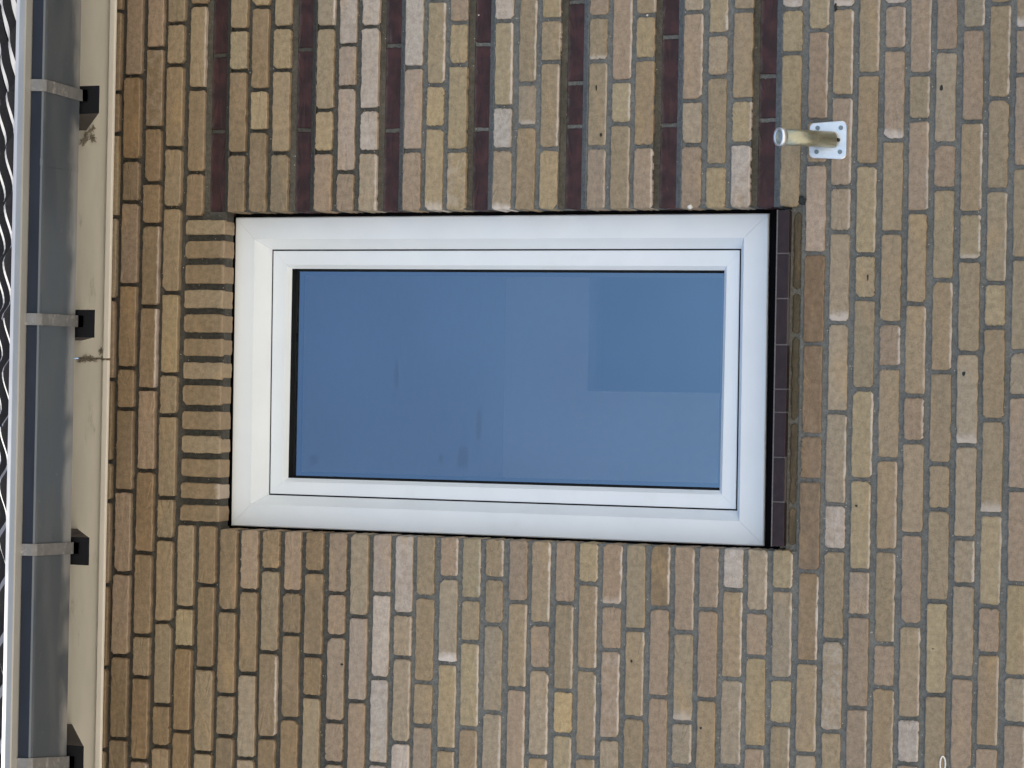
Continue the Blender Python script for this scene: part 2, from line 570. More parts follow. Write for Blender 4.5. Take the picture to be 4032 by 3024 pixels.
def brick_mesh(w, h, depth=.045, rough=1.0, n_long=16, proud=0.0):
    """hand-moulded brick: uneven outline, rounded corners, soft arris; the face looks to -y"""
    cx = [(random.uniform(.008, .012) if random.random() < .05 else random.uniform(.002, .007)) * rough for _ in range(4)]
    pts = []
    hw, hh = w / 2, h / 2
    j = lambda s=.0007: random.gauss(0, s) * rough
    corners = [(-hw, -hh), (hw, -hh), (hw, hh), (-hw, hh)]
    n_sh = max(2, int(n_long * h / w) + 1)
    for i in range(4):
        a, b_ = corners[i], corners[(i + 1) % 4]
        dx, dz = b_[0] - a[0], b_[1] - a[1]
        ln = math.hypot(dx, dz)
        ux, uz = dx / ln, dz / ln
        n = n_long if i % 2 == 0 else n_sh
        s0, s1 = cx[i], ln - cx[(i + 1) % 4]
        for q in range(n + 1):
            s = s0 + (s1 - s0) * q / n
            e = j() if 0 < q < n else j(.0006)
            pts.append((a[0] + ux * s - uz * e, a[1] + uz * s + ux * e))
    N = len(pts)
    bev = .0022
    v, f = [], []
    tilt = random.gauss(0, .006)
    for (x, z) in pts:                                   # face ring
        k = 1 - bev / max(hw, 1e-4)
        kz = 1 - bev / max(hh, 1e-4)
        v.append((x * k, -proud + tilt * z + random.gauss(0, .0004), z * kz))
    for (x, z) in pts:
        v.append((x, -proud + .0022, z))
    for (x, z) in pts:
        v.append((x, depth, z))
    for i in range(N):
        q = (i + 1) % N
        f.append((i, q, N + q, N + i))
        f.append((N + i, N + q, 2 * N + q, 2 * N + i))
    v.append((0, -proud - random.uniform(0, .0012), 0))
    c = len(v) - 1
    for i in range(N):
        f.append((c, (i + 1) % N, i))
    return pydata('brick', v, f)


wall = empty('brick_wall', (0, 0.05, 0))
tag(wall, 'tan brick house wall with recessed dark courses beside the window', 'brick wall')
n_brick = 0
far = MB()                                              # bricks beyond the picture
hj = .0052


def add_brick(x0, x1, z, h, code, k, dark=False, depth=.045):
    w = x1 - x0
    if w < .012:
        return
    if dark:
        me = brick_mesh(w, h, .07, .8)
        o = link('glazed_brick', me, M['glazed'], wall, ((x0 + x1) / 2, .018 + random.gauss(0, .0008), z))
        return
    me = brick_mesh(w, h, depth)
    o = link('brick', me, M['brick'], wall, ((x0 + x1) / 2, random.gauss(0, .0011), z))
    cb = PAL[code]
    s = random.uniform(.91, 1.07)
    t = random.gauss(0, .006)
    o.color = (cb[0] * s + t, cb[1] * s, cb[2] * s - t * .6, 1)
    r = random.random()
    low = random.uniform(.45, 1.0) if r < (.42 if k > 13 else .07) else 0.0
    endv = random.uniform(.3, .9) if random.random() < (.06 if k > 13 else .03) else 0.0
    allv = random.uniform(.15, .35) if random.random() < .035 else 0.0
    if code == 'w':
        allv = random.uniform(.1, .32)
    if code == 'o':
        low = endv = allv = 0.0
    o['salt_low'], o['salt_end'], o['salt_all'] = low, endv, allv
    o.rotation_euler = (0, random.gauss(0, .003), 0)


def far_brick(x0, x1, z, dark=False):
    me = brick_mesh(x1 - x0, .0478, .03, 1.0, 4)
    dy = .018 if dark else random.gauss(0, .001)
    tgt = far_dark if dark else far
    tgt.add([(p.co.x + (x0 + x1) / 2, p.co.y + dy, p.co.z + z) for p in me.vertices], [tuple(p.vertices) for p in me.polygons])
    bpy.data.meshes.remove(me)


far_dark = MB()
XR, XL = 5.0, -1.75                                     # house stretched out of view on the right to shade the ground there


def extend(x, k, direction, z, dark):
    seq = [.22, .22, .11, .22, .22, .22, .11, .22]
    i = random.randrange(8)
    while (x < XR if direction > 0 else x > XL):
        l = seq[i % 8]
        i += 1
        a, b_ = (x, x + l) if direction > 0 else (x - l, x)
        a, b_ = max(a, XL), min(b_, XR)
        if b_ - a > .03:
            far_brick(a + hj, b_ - hj, z, dark)
        x += l * direction


BH = .0478


def bh():
    return BH + random.gauss(0, .0009)


def lay(k, xs, codes, dark=False, first_open=True, last_open=True, depth=.045):
    """xs: joint x from right to left; codes for the bricks between (with the partial ones at the picture edges)"""
    n = 0
    for i in range(len(xs) - 1):
        xr, xl = xs[i], xs[i + 1]
        a = xl + (hj if not (i == len(xs) - 2 and not last_open) else 0)
        b_ = xr - (hj if not (i == 0 and not first_open) else 0)
        c = codes[i] if i < len(codes) else random.choices('tbpgy', (50, 15, 17, 12, 6))[0]
        if k <= 10 and i >= len(codes):
            c = random.choices('tbp', (28, 62, 10))[0]  # upper courses drawn browner and darker, partly standing in for eaves shade
        xm = (a + b_) / 2
        add_brick(a, b_, zc(k, xm), .0480 if dark else bh(), c, k, dark, depth)


for k, (rows, codes) in full.items():
    u = (bot[k - 1] if k else 383.0)
    vv = sorted(tv(r, y) for r, ys in rows.items() for y in ys)
    js = [W(u + (top.get(k, u + 50) - u) * (2701 - v) / 2405.0, v).x for v in vv]
    xr, xl = js[0] + .22, js[-1] - .22
    xs = [xr] + js + [xl]
    if k == 0:                                             # all but hidden by the fascia
        for i in range(len(xs) - 1):
            far_brick(xs[i + 1] + hj, xs[i] - hj, zc(0, (xs[i] + xs[i + 1]) / 2))
    else:
        lay(k, xs, codes)
    extend(xr, k, 1, zc(k, 1.0), False)
    extend(xl, k, -1, zc(k, -1.3), False)

LT, LB = W(800, tv(1, 200)).x, W(800, tv(2, 1228)).x      # ends of the soldier course
for k, (jt, ct, (j3, j4), cb_) in split.items():
    u = bot[k - 1]
    ut = top.get(k, (top.get(k - 1, u) + top.get(k + 1, u + 90)) / 2)
    js = [W(ut, tv(0, y)).x for y in jt]
    endx = LT if k in (4, 5) else JT
    if k == 30:
        endx = W(3065, tv(1, 128)).x
    xr = js[0] + .22
    dark = k in DARK
    lay(k, [xr] + js + [endx], ct, dark, True, False, .10)
    extend(xr, k, 1, zc(k, 1.0), dark)
    js = [W(u, tv(2, y)).x for y in j3] + [W(u, tv(3, y)).x for y in j4]
    stx = LB if k in (4, 5) else JB
    if k == 30:
        stx = W(3045, tv(2, 1430)).x
    xl = js[-1] - .22
    lay(k, [stx] + js + [xl], cb_, False, False, True, .10)
    extend(xl, k, -1, zc(k, -1.3), False)

# courses below the picture
zlow = zc(39, 0)
for k in range(40, 40 + int(zlow / .0625)):
    z = zlow - .0625 * (k - 39)
    x = XL + random.choice([0, -.11, -.055, -.165])
    while x < XR:
        l = random.choice([.22, .22, .22, .11])
        a, b_ = max(x, XL), min(x + l, XR)
        if b_ - a > .03 and z > .03:
            far_brick(a + hj, b_ - hj, z)
        x += l
tag(link('brick_field', far.mesh('brick_field'), M['brick_far'], wall), kind='stuff')
tag(link('glazed_brick_field', far_dark.mesh('glazed_brick_field'), M['glazed'], wall), kind='stuff')

# soldier course over the window
ZLB = W(873, 1450).z                                     # underside of the soldiers
ZLT = W(720, 1450).z
ends = [tv(1, 215)] + [tv(1, y) for y in (395, 600, 820, 1030, 1240, 1445, 1645)] + \
       [tv(2, y) for y in (210, 420, 625, 830, 1020, 1215)]
xs = [W(800, v).x for v in ends]
sc = 'tbbtbbtbbtbbb'
for i in range(len(xs) - 1):
    a, b_ = xs[i + 1] + .0085, xs[i] - .0085
    me = brick_mesh(b_ - a, ZLT - ZLB, .058, 1.0, 3)
    o = link('lintel_brick', me, M['brick'], wall, ((a + b_) / 2, random.gauss(0, .001), (ZLT + ZLB) / 2))
    cb = PAL[sc[i]]
    o.color = (cb[0], cb[1], cb[2], 1)
    o['salt_low'], o['salt_end'], o['salt_all'] = (0.5 if i == 11 else 0.0), 0.0, 0.0

# mortar body, cut round the opening and the recessed courses
mo = MB()
op = MB()
MY = .0060
ZTOP = zc(0, 0) + .09
SY = -.032
zs_top, zs_bot = W(3050, 1480, SY).z, W(3098, 1480, SY).z   # front edge of the sill tiles
ZSILL = zs_bot + .012
ZB30 = (zc(30, 0) + zc(31, 0)) / 2


def slab(x0, x1, z0, z1, y=None, yb=.10):
    if x1 - x0 < 1e-4 or z1 - z0 < 1e-4:
        return
    if y is not None:
        mo.box((x0, y, z0), (x1, yb, z1))
        return
    za, zb_ = zc(17, 0), zc(5, 0)                          # joints get deeper towards the eaves
    cuts = [z0] + [zc(k, 0) for k in range(17, -1, -1) if z0 + .01 < zc(k, 0) < z1 - .01] + [z1]
    for q in range(len(cuts) - 1):
        t = min(1, max(0, ((cuts[q] + cuts[q + 1]) / 2 - za) / (zb_ - za)))
        mo.box((x0, MY + .0115 * t, cuts[q]), (x1, yb, cuts[q + 1]))


slab(XL, JB - .001, 0, ZTOP)                             # left of the opening, all heights
slab(JB - .001, JT + .001, ZLB + .002, ZTOP, None, .057)             # over the opening
slab(JB - .001, JT + .001, ZB30, ZSILL - .006, .012)     # under the sill
slab(JB - .001, JT + .001, 0, ZB30)
xd = JT + .001
zprev = ZTOP
for k in sorted(DARK):
    zu, zl = zc(k, .8) + .0365, zc(k, .8) - .0365
    slab(xd, XR, zu + .0018, zprev)
    slab(xd, XR, zl, zu + .0018, .0225)
    # weathered fillet on the ledge under the recessed course
    zd = zc(k, .8) - .0243
    mo.extrude([(.0235, zl - .001), (.0235, zd + .0055), (.0175, zd + .005), (.0045, zl + .002), (.0042, zl - .001)], [xd, XR])
    # splayed bed joint hanging over it
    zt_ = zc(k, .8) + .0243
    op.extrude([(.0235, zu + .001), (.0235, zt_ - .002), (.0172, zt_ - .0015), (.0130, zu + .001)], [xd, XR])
    zprev = zl
slab(xd, XR, 0, zprev)
link('recess_shade_joint', op.mesh('recess_shade_joint'), M['shade_mortar'], wall)  # joint strips painted dark for the shade in the recesses
mort = link('mortar', mo.mesh('mortar'), M['mortar'], wall)
inner = MB()
inner.box((XL, .102, 0), (JB - .03, .30, ZTOP))
inner.box((JT + .03, .102, 0), (XR, .30, ZTOP))
inner.box((JB - .03, .102, ZLB + .03), (JT + .03, .30, ZTOP))
inner.box((JB - .03, .102, 0), (JT + .03, .30, ZSILL - .03))
link('inner_leaf', inner.mesh('inner_leaf'), M['inner'], wall)

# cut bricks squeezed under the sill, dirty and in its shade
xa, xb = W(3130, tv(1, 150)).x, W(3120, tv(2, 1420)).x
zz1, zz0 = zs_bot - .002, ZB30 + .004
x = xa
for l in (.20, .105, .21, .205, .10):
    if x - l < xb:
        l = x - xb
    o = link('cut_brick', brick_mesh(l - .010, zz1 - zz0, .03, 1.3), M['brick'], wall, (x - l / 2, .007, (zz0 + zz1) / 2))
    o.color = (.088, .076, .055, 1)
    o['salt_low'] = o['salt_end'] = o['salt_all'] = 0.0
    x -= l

# ------------------------------------------------------------------ window sill of glazed tiles
ts = [tv(1, 150), tv(1, 530), tv(1, 920), tv(1, 1320), tv(2, 45), tv(2, 245), tv(2, 635), tv(2, 1020), tv(2, 1410)]
sill = empty('window_sill', ((JT + JB) / 2, .02, zs_bot))
tag(sill, 'dark purple glazed tile sill under the white window', 'window sill')
sx = [W(3075, v, SY).x for v in ts]
for i in range(len(sx) - 1):
    a, b_ = sx[i + 1] + .0015, sx[i] - .0015
    dz = random.gauss(0, .0006)
    mb = MB().extrude([(SY + random.gauss(0, .001), zs_bot + dz), (SY, zs_top + dz), (.068, zs_top + .012 + dz), (.068, zs_bot + .012 + dz)], [a, b_])
    link('sill_tile', mb.mesh('sill_tile', bevel=.0025), M['sill_tile'], sill)
mb = MB().extrude([(SY + .0022, zs_bot + .001), (SY + .0022, zs_top - .0005), (.066, zs_top + .0105), (.066, zs_bot + .013)], [sx[-1] + .002, sx[0] - .002])
link('skylit_arris_strip', MB().box((sx[-1] + .001, SY - .0012, zs_top - .0016), (sx[0] - .001, SY + .004, zs_top + .0016)).mesh('skylit_arris_strip', bevel=.0005), M['sill_joint'], sill)  # pale strip paints in the skylight caught along the tile arris
link('joint_bed', mb.mesh('joint_bed'), M['sill_joint'], sill)

# ------------------------------------------------------------------ window
FY, SHY, GY = .070, .112, .150


def quad(pts, y):
    """pixel corners TL, TR, BR, BL of the lying picture -> world corners (top-right, bottom-right, bottom-left, top-left)"""
    return [W(u, v, y) for u, v in pts]


FO = quad([(926.8, 856), (3027, 839.7), (3006.8, 2150.5), (908.7, 2069.7)], FY)
FI = quad([(1002.7, 942), (2929.7, 936), (2911.5, 2052), (987.4, 1984.7)], FY)
SO = quad([(1073, 984.4), (2916, 981.6), (2900, 2008.7), (1059.7, 1946.7)], SHY)
SI = quad([(1140, 1055), (2849, 1061), (2829.5, 1934), (1124, 1884)], SHY)
win = empty('window', ((FO[0].x + FO[2].x) / 2, FY, FO[1].z))
tag(win, 'white plastic framed window with a single pane reflecting the blue sky', 'window')


def off(q, d):
    """grow (d > 0) a quad in its plane"""
    c = sum(q, Vector()) / 4
    out = []
    for p in q:
        out.append(Vector((p.x + d * math.copysign(1, p.x - c.x), p.y, p.z + d * math.copysign(1, p.z - c.z))))
    return out


def aty(q, y):
    return [Vector((p.x, y, p.z)) for p in q]


def member(rings, i, gap=.0003):
    """one mitred bar between corner i and i+1 through a closed list of rings"""
    j = (i + 1) % 4
    v, f = [], []
    n = len(rings)
    for r in rings:
        d = (r[j] - r[i]).normalized() * gap
        v += [r[i] + d, r[j] - d]
    for q in range(n):
        s = (q + 1) % n
        f.append((2 * q, 2 * q + 1, 2 * s + 1, 2 * s))
    f.append(tuple(2 * q for q in range(n)))
    f.append(tuple(2 * q + 1 for q in range(n)))
    return v, f


names = ['frame_jamb', 'frame_bottom', 'frame_jamb', 'frame_top']
FIb = off(aty(SO, SHY + .001), .0015)
for i in range(4):
    rings = [aty(FO, FY + .003), off(FO, -.0025), FI, off(FIb, 0), aty(off(FIb, .0), SHY + .03), aty(FO, SHY + .03)]
    v, f = member(rings, i)
    link(names[i], MB().add(v, f).mesh(names[i]), M['upvc'], win)
names = ['sash_stile', 'sash_bottom_rail', 'sash_stile', 'sash_top_rail']
SIg = aty(off(SI, -.0015), SHY + .014)
for i in range(4):
    so = off(SO, -.0024)
    rings = [aty(so, SHY + .0015), off(so, -.0018), off(SI, .0085), SIg, aty(SIg, SHY + .05), aty(so, SHY + .05)]
    v, f = member(rings, i, .0002)
    link(names[i], MB().add(v, f).mesh(names[i]), M['upvc'], win)
# dark rebate behind the gap between frame and sash
v, f = [], []
for i in range(4):
    vv, ff = member([aty(off(SO, .004), SHY + .004), aty(off(SO, -.006), SHY + .004), aty(off(SO, -.006), SHY + .012), aty(off(SO, .004), SHY + .012)], i, 0)
    n = len(v)
    v += vv
    f += [tuple(a + n for a in q) for q in ff]
link('rebate_seal', MB().add(v, f).mesh('rebate_seal'), M['gasket'], win)
gmb = MB()
for i in range(4):
    gq = aty(SIg, SHY + .0145)
    gmb.add(*member([off(gq, -.0006), off(aty(SIg, GY - .003), -.0035), off(aty(SIg, GY), -.006), off(aty(SIg, GY), .002), off(gq, .002)], i, 0))
link('glazing_gasket', gmb.mesh('glazing_gasket'), M['gasket'], win)
GQ = aty(off(SIg, .001), GY)
gm = MB().add(GQ, [(0, 1, 2, 3)]).mesh('glass_pane')
if gm.polygons[0].normal.y > 0:
    gm.flip_normals()
link('glass_pane', gm, M['glass'], win)
# the spacer bar of the double pane, seen just inside the gasket
spm = MB()
sq = aty(SIg, GY + .016)
for i in range(4):
    spm.add(*member([off(sq, .004), off(sq, -.016), aty(off(sq, -.016), GY + .024), aty(off(sq, .004), GY + .024)], i, 0))
link('spacer_bar', spm.mesh('spacer_bar'), simple('spacer_grey', (.16, .16, .19), .6, vary=.05), win)
pc = W(1160, tv(1, 1260), GY - .003)
link('glazing_clip', MB().box((pc.x - .013, GY - .008, pc.z - .006), (pc.x + .013, GY - .001, pc.z + .010)).mesh('glazing_clip', bevel=.001), M['gasket'], win)
# black sealing foil round the frame
fo2 = aty(FO, FY + .012)
smb = MB()
for i in range(4):
    smb.add(*member([off(fo2, -.004), off(fo2, .034), aty(off(fo2, .034), FY + .028), aty(off(fo2, -.004), FY + .028)], i, 0))
link('sealing_foil', smb.mesh('sealing_foil'), M['black_gap'], win)

# ------------------------------------------------------------------ room behind the glass
RX0, RX1, RY0, RY1, RZ0, RZ1 = -2.2, 2.0, .302, 3.2, 2.45, 5.05
room = MB()
dv = [W(2318, 1300, RY1), W(2840, 1548, RY1), W(2840, 1060, RY1)]
dx0, dx1, dz1 = dv[1].x, dv[2].x + .10, dv[0].z
room.box((RX0, RY1, RZ0), (dx0, RY1 + .1, RZ1))
room.box((dx1, RY1, RZ0), (RX1, RY1 + .1, RZ1))
room.box((dx0, RY1, dz1), (dx1, RY1 + .1, RZ1))
room.box((RX0 - .1, RY0, RZ0), (RX0, RY1, RZ1))
room.box((RX1, RY0, RZ0), (RX1 + .1, RY1, RZ1))
tag(link('room_wall', room.mesh('room_wall'), M['room']), kind='structure')
tag(link('room_ceiling', MB().box((RX0 - .1, RY0, RZ1 + .002), (RX1 + .1, RY1 + 1.3, RZ1 + .1)).mesh('room_ceiling'), M['room']), kind='structure')
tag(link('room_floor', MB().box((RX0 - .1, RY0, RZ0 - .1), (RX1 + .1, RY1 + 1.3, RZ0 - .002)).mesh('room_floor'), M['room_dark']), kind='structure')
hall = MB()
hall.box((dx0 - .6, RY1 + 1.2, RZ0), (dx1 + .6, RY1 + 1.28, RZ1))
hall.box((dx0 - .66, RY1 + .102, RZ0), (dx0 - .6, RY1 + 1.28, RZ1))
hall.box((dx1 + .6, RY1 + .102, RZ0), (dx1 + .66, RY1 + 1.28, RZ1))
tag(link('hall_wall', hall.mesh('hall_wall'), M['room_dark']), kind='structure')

# ------------------------------------------------------------------ fascia board under the eaves
BY = -.022
zf_bot = W(404, 1512, BY).z
zf_top = zf_bot + .22
fas = empty('fascia_board', (0, BY, zf_bot))
tag(fas, 'cream painted fascia board at the top of the brick wall, with cobwebs', 'fascia board')
xj = W(370, 1412, BY).x
for a, b_ in ((XL, xj - .0015), (xj + .0015, XR)):
    link('plank', MB().box((a, BY, zf_bot), (b_, -.003, zf_top)).mesh('plank', bevel=.002), M['cream'], fas)
zn0, zn1 = W(424, 1512, -.034).z, W(402, 1512, -.034).z
for a, b_ in ((XL, xj - .004), (xj + .001, XR)):
    link('cover_strip', MB().box((a, -.034, zn0), (b_, BY - .0003, zn1)).mesh('cover_strip', bevel=.0025), M['cream2'], fas)


def web(u, v, pts, seed):
    """a clump of dusty cobweb on the board"""
    rr = random.Random(seed)
    mb = MB()
    c = W(u, v, BY - .004)
    strands = []
    for ax, az, ln, wd in pts:
        for _ in range(22):
            t0 = rr.uniform(0, .7)
            t1 = t0 + rr.uniform(.15, .4)
            o_ = (rr.gauss(0, wd * .75), rr.gauss(0, wd * .75))
            o2 = (rr.gauss(0, wd * .75), rr.gauss(0, wd * .75))
            strands.append(((ax[0] + (az[0] - ax[0]) * t0 + o_[0], ax[1] + (az[1] - ax[1]) * t0 + o_[1]),
                            (ax[0] + (az[0] - ax[0]) * t1 + o2[0], ax[1] + (az[1] - ax[1]) * t1 + o2[1]), 0, rr.uniform(.0005, .0014)))
    for ax, az, ln, wd in strands:
        n = 4
        vv, ff = [], []
        for q in range(n + 1):
            t = q / n
            x = c.x + ax[0] + (az[0] - ax[0]) * t + rr.gauss(0, .0012)
            z = c.z + ax[1] + (az[1] - ax[1]) * t + rr.gauss(0, .0012)
            w_ = wd * (1 - .6 * abs(t - .4)) * rr.uniform(.5, 1.3)
            for s in range(5):
                th = s * 2 * math.pi / 5
                vv.append((x + w_ * math.cos(th) * .8, BY - .0022 + .0015 * math.sin(th), z + w_ * math.cos(th)))
        for q in range(n):
            for s in range(5):
                t_ = (s + 1) % 5
                ff.append((q * 5 + s, q * 5 + t_, q * 5 + 5 + t_, q * 5 + 5 + s))
        mb.add(vv, ff)
    return tag(link('cobweb', mb.mesh('cobweb', True), M['cobweb'], fas), kind='stuff')


web(355, 528, [((.012, .006), (-.03, .022), 0, .006), ((0, 0), (-.024, -.014), 0, .005), ((.006, .0), (.022, -.012), 0, .004)], 3)
web(352, 1415, [((-.001, -.035), (.004, .034), 0, .006), ((.003, .0), (-.006, .036), 0, .004), ((.002, -.036), (.002, -.044), 0, .003)], 4)
web(398, 1384, [((0, 0), (.006, .004), 0, .004)], 5)

# ------------------------------------------------------------------ roof: rafters, deck, tiles
roof = empty('tiled_roof', (0, -.4, zf_top))
tag(roof, 'dark wavy tiled roof edge with rafter ends above the gutter', 'roof')
RFY = -.385
raf_px = [(395, 340, 445, 390), (1278, 1222, 1328, 372), (2170, 2120, 2222, 350), (2990, 2940, 3045, 328)]
slope_dz = None
rafter_x = []
for vc, v0, v1, ub in raf_px:
    zf = W(ub, vc, RFY).z                                  # lower edge at the cut end
    xc = W(ub, (v0 + v1) / 2, RFY).x
    rafter_x.append((xc, zf))
wr = .068
zb_board = W(324, 1345, BY).z
zf_mean = W(372, 1278, RFY).z
rs = (zb_board - zf_mean) / (BY - RFY)                     # slope of the roof from the rafter's lower edge
rs = max(rs, .30)
PITCH_R = D(35.0)
for xc, zf in rafter_x + [(rafter_x[0][0] + .6 * q, rafter_x[0][1]) for q in range(1, 7)] + [(rafter_x[-1][0] - .6, rafter_x[-1][1])]:
    tp = math.tan(PITCH_R)
    zk = zf + rs * (BY - RFY)
    me = MB().extrude([(RFY, zf), (RFY, zf + .13), (.25, zf + .13 + tp * (.25 - RFY)), (.25, zk + tp * (.25 - BY)), (BY - .001, zk)], [xc - wr / 2, xc + wr / 2]).mesh('rafter')
    rf = link('rafter', me, M['wood'], roof)
    ec = MB().box((xc - wr / 2 - .001, RFY - .005, zf - .001), (xc + wr / 2 + .001, RFY - .0004, zf + .128)).mesh('end_cap')
    link('end_cap', ec, M['black_paint'], rf).matrix_parent_inverse = Matrix.Identity(4)
    rf.matrix_parent_inverse = Matrix.Translation(-roof.location)

# ------------------------------------------------------------------ gutter
GB = -.402                                                  # back of the gutter
gz = W(294, 1512, GB).z                                     # underside
gf = Wz(150, 1512, gz).y                                    # front lower edge
zfr = W(95, 1512, gf - .012).z                              # under the bead
gut = empty('gutter', (0, GB, gz))
tag(gut, 'grey zinc gutter with strap brackets under the roof edge', 'gutter')
gx = (XL, XR)
T = .0016
prof_out = [(GB, gz + .10), (GB, gz + .004), (GB - .004, gz), (gf + .010, gz), (gf + .003, gz + .002), (gf - .001, gz + .007)]
prof_in = [(p[0] - T if i < 3 else p[0] + (T if i > 3 else 0), p[1] + (T if i > 1 else 0)) for i, p in enumerate(prof_out)]
xsg = [XL + (XR - XL) * i / 24 for i in range(25)]
tr = link('trough', MB().extrude(prof_out + prof_in[::-1], xsg).mesh('trough'), M['zinc'], gut)
link('trough_front', MB().extrude([(gf - .0012, gz + .006), (gf - .008, zfr + .004), (gf - .0062, zfr + .004), (gf + .0006, gz + .006)], xsg).mesh('trough_front'), M['patina'], gut)
# square-folded rim: sunlit top, grey front, shaded underside
zr1 = W(70, 1512, gf - .034).z                              # lower front arris
zr2 = W(48, 1512, gf - .034).z                              # upper front arris
bead = [(gf - .006, zfr), (gf - .012, zfr - .001), (gf - .031, zr1 - .0015), (gf - .034, zr1 + .001), (gf - .0345, zr2 - .002),
        (gf - .033, zr2 + .001), (gf - .021, zr2 + .017), (gf - .008, zr2 + .019)]
link('front_bead', MB().extrude(bead, xsg).mesh('front_bead'), M['rim'], gut)
# soldered lap seam
xsm = W(200, 632, gf).x
for xq in (xsm,):
    pts = [(p[0] - .0012, p[1] - .0012) for p in prof_out[1:]]
    link('solder_seam', MB().extrude([(a, b_) for a, b_ in pts] + [(a + .001, b_ + .001) for a, b_ in pts[::-1]], [xq - .012, xq + .006]).mesh('solder_seam'), M['zinc'], gut)
strap_px = [(337, 375), (1257, 1265), (2165, 2160), (3010, 3005)]
strap_x = [(W(130, vf, gf).x, W(330, vb, GB).x) for vf, vb in strap_px]
strap_x += [(strap_x[0][0] + .6 * q, strap_x[0][1] + .6 * q) for q in range(1, 7)]
for xf, xk in strap_x:
    hw = .0145
    o1 = [(GB + .004, gz - .018), (GB + .004, gz - .004), (GB - .006, gz - .0035), (gf + .006, gz - .0035), (gf - .005, gz + .006), (gf - .0135, zfr + .002)]
    xsx = [xk, xk, xk, xf, xf, xf]
    v, f = [], []
    th = .0025
    for (y, z), x in zip(o1, xsx):
        v += [(x - hw, y, z), (x + hw, y, z), (x + hw, y + (th if z > gz else 0), z + th), (x - hw, y + (th if z > gz else 0), z + th)]
    n = len(o1)
    for q in range(n - 1):
        for s in range(4):
            t_ = (s + 1) % 4
            f.append((q * 4 + s, q * 4 + t_, q * 4 + 4 + t_, q * 4 + 4 + s))
    f += [(0, 1, 2, 3), tuple((n - 1) * 4 + s for s in range(4))]
    link('strap_bracket', MB().add(v, f).mesh('strap_bracket'), M['strap'], gut)

# tiles
deck_y0, deck_z0 = RFY - .02, zfr + .035
tp = math.tan(PITCH_R)
LEN, GAUGE, COVER = .40, .335, .2765


def wave(t):
    """cross profile of a double-roll tile, t in periods"""
    t = (-t) % 1.0
    if t < .66:
        return .5 + .5 * math.cos(math.pi * t / .66)
    return .5 - .5 * math.cos(math.pi * (t - .66) / .34)


def tile_mesh():
    nx = 24
    v, f = [], []
    st = 5
    for s in range(st):
        q = s / (st - 1)
        for side in (0, 1):
            for i in range(nx + 1):
                t = 2.0 * i / nx
                x = (i / nx - .5) * (COVER + .006)
                zz = .021 * wave(t) - side * .030
                nose = -.006 * (1 - min(q * 8, 1)) if side == 0 else 0
                v.append((x, q * LEN, zz + nose))
    row = 2 * (nx + 1)
    for s in range(st - 1):
        for side in (0, 1):
            for i in range(nx):
                a = s * row + side * (nx + 1) + i
                f.append((a, a + 1, a + row + 1, a + row))
    for s in (0, st - 1):
        for i in range(nx):
            a = s * row + i
            f.append((a, a + 1, a + nx + 2, a + nx + 1))
    for s in range(st - 1):
        for i in (0, nx):
            a = s * row + i
            f.append((a, a + row, a + row + nx + 1, a + nx + 1))
    return pydata('roof_tile', v, f)


tm = tile_mesh()
tm.materials.append(M['rooftile'])
ey = gf + .022                                              # tile noses overhang the trough
ez = W(34, 1512, ey).z
nt_ = int((XR - XL) / COVER) + 1
for c in range(4):
    for i in range(nt_):
        o = link('roof_tile', tm, None, roof)
        lift = PITCH_R - D(5.0)
        yy = ey + c * GAUGE * math.cos(PITCH_R)
        zz = ez + c * GAUGE * math.sin(PITCH_R)
        o.location = (XL + (i + .5) * COVER + random.gauss(0, .0012), yy + random.gauss(0, .003), zz + random.gauss(0, .0015))
        o.rotation_euler = (lift + random.gauss(0, .004), 0, random.gauss(0, .004))
dk = MB()
a0, z0_ = ey + .10, ez + .10 * tp - .055
dk.extrude([(a0, z0_), (a0, z0_ - .02), (3.6, z0_ - .02 + tp * (3.6 - a0)), (3.6, z0_ + tp * (3.6 - a0))], [XL, XR])
a1 = ey + 4 * GAUGE * math.cos(PITCH_R)
dk.extrude([(a1, z0_ + .004 + tp * (a1 - a0)), (a1, z0_ + .06 + tp * (a1 - a0)), (3.6, z0_ + .06 + tp * (3.6 - a0)), (3.6, z0_ + .004 + tp * (3.6 - a0))], [XL, XR])
link('roof_deck', dk.mesh('roof_deck'), M['rooftile'], roof)

# ------------------------------------------------------------------ flagpole holder on the wall
P0 = W(3262, 553, 0)
fl = empty('flagpole_holder', (P0.x, -.002, P0.z - .05))
tag(fl, 'galvanised flagpole holder with a brassy tube angled up from the wall', 'flagpole holder')
hwx, hwz = .0465, .0465
pts = []
nseg = 6
for ci, (sx_, sz_) in enumerate(((1, 1), (-1, 1), (-1, -1), (1, -1))):
    rad = .015 if sz_ < 0 else .012
    for q in range(nseg + 1):
        th = math.pi / 2 * (ci + q / nseg)
        inset = .004 if sz_ > 0 else 0
        pts.append((sx_ * (hwx - rad - inset) + rad * math.cos(th), sz_ * (hwz - rad) + rad * math.sin(th)))
n = len(pts)
v = [(P0.x + x * .97, -.0060, P0.z + z * .97) for x, z in pts] + [(P0.x + x, -.0045, P0.z + z) for x, z in pts] + [(P0.x + x, -.0005, P0.z + z) for x, z in pts]
f = [tuple(range(n)), tuple(range(2 * n, 3 * n))]
for lv in (0, 1):
    for i in range(n):
        j = (i + 1) % n
        f.append((lv * n + i, lv * n + j, (lv + 1) * n + j, (lv + 1) * n + i))
link('base_plate', pydata('base_plate', v, f), M['galv'], fl)


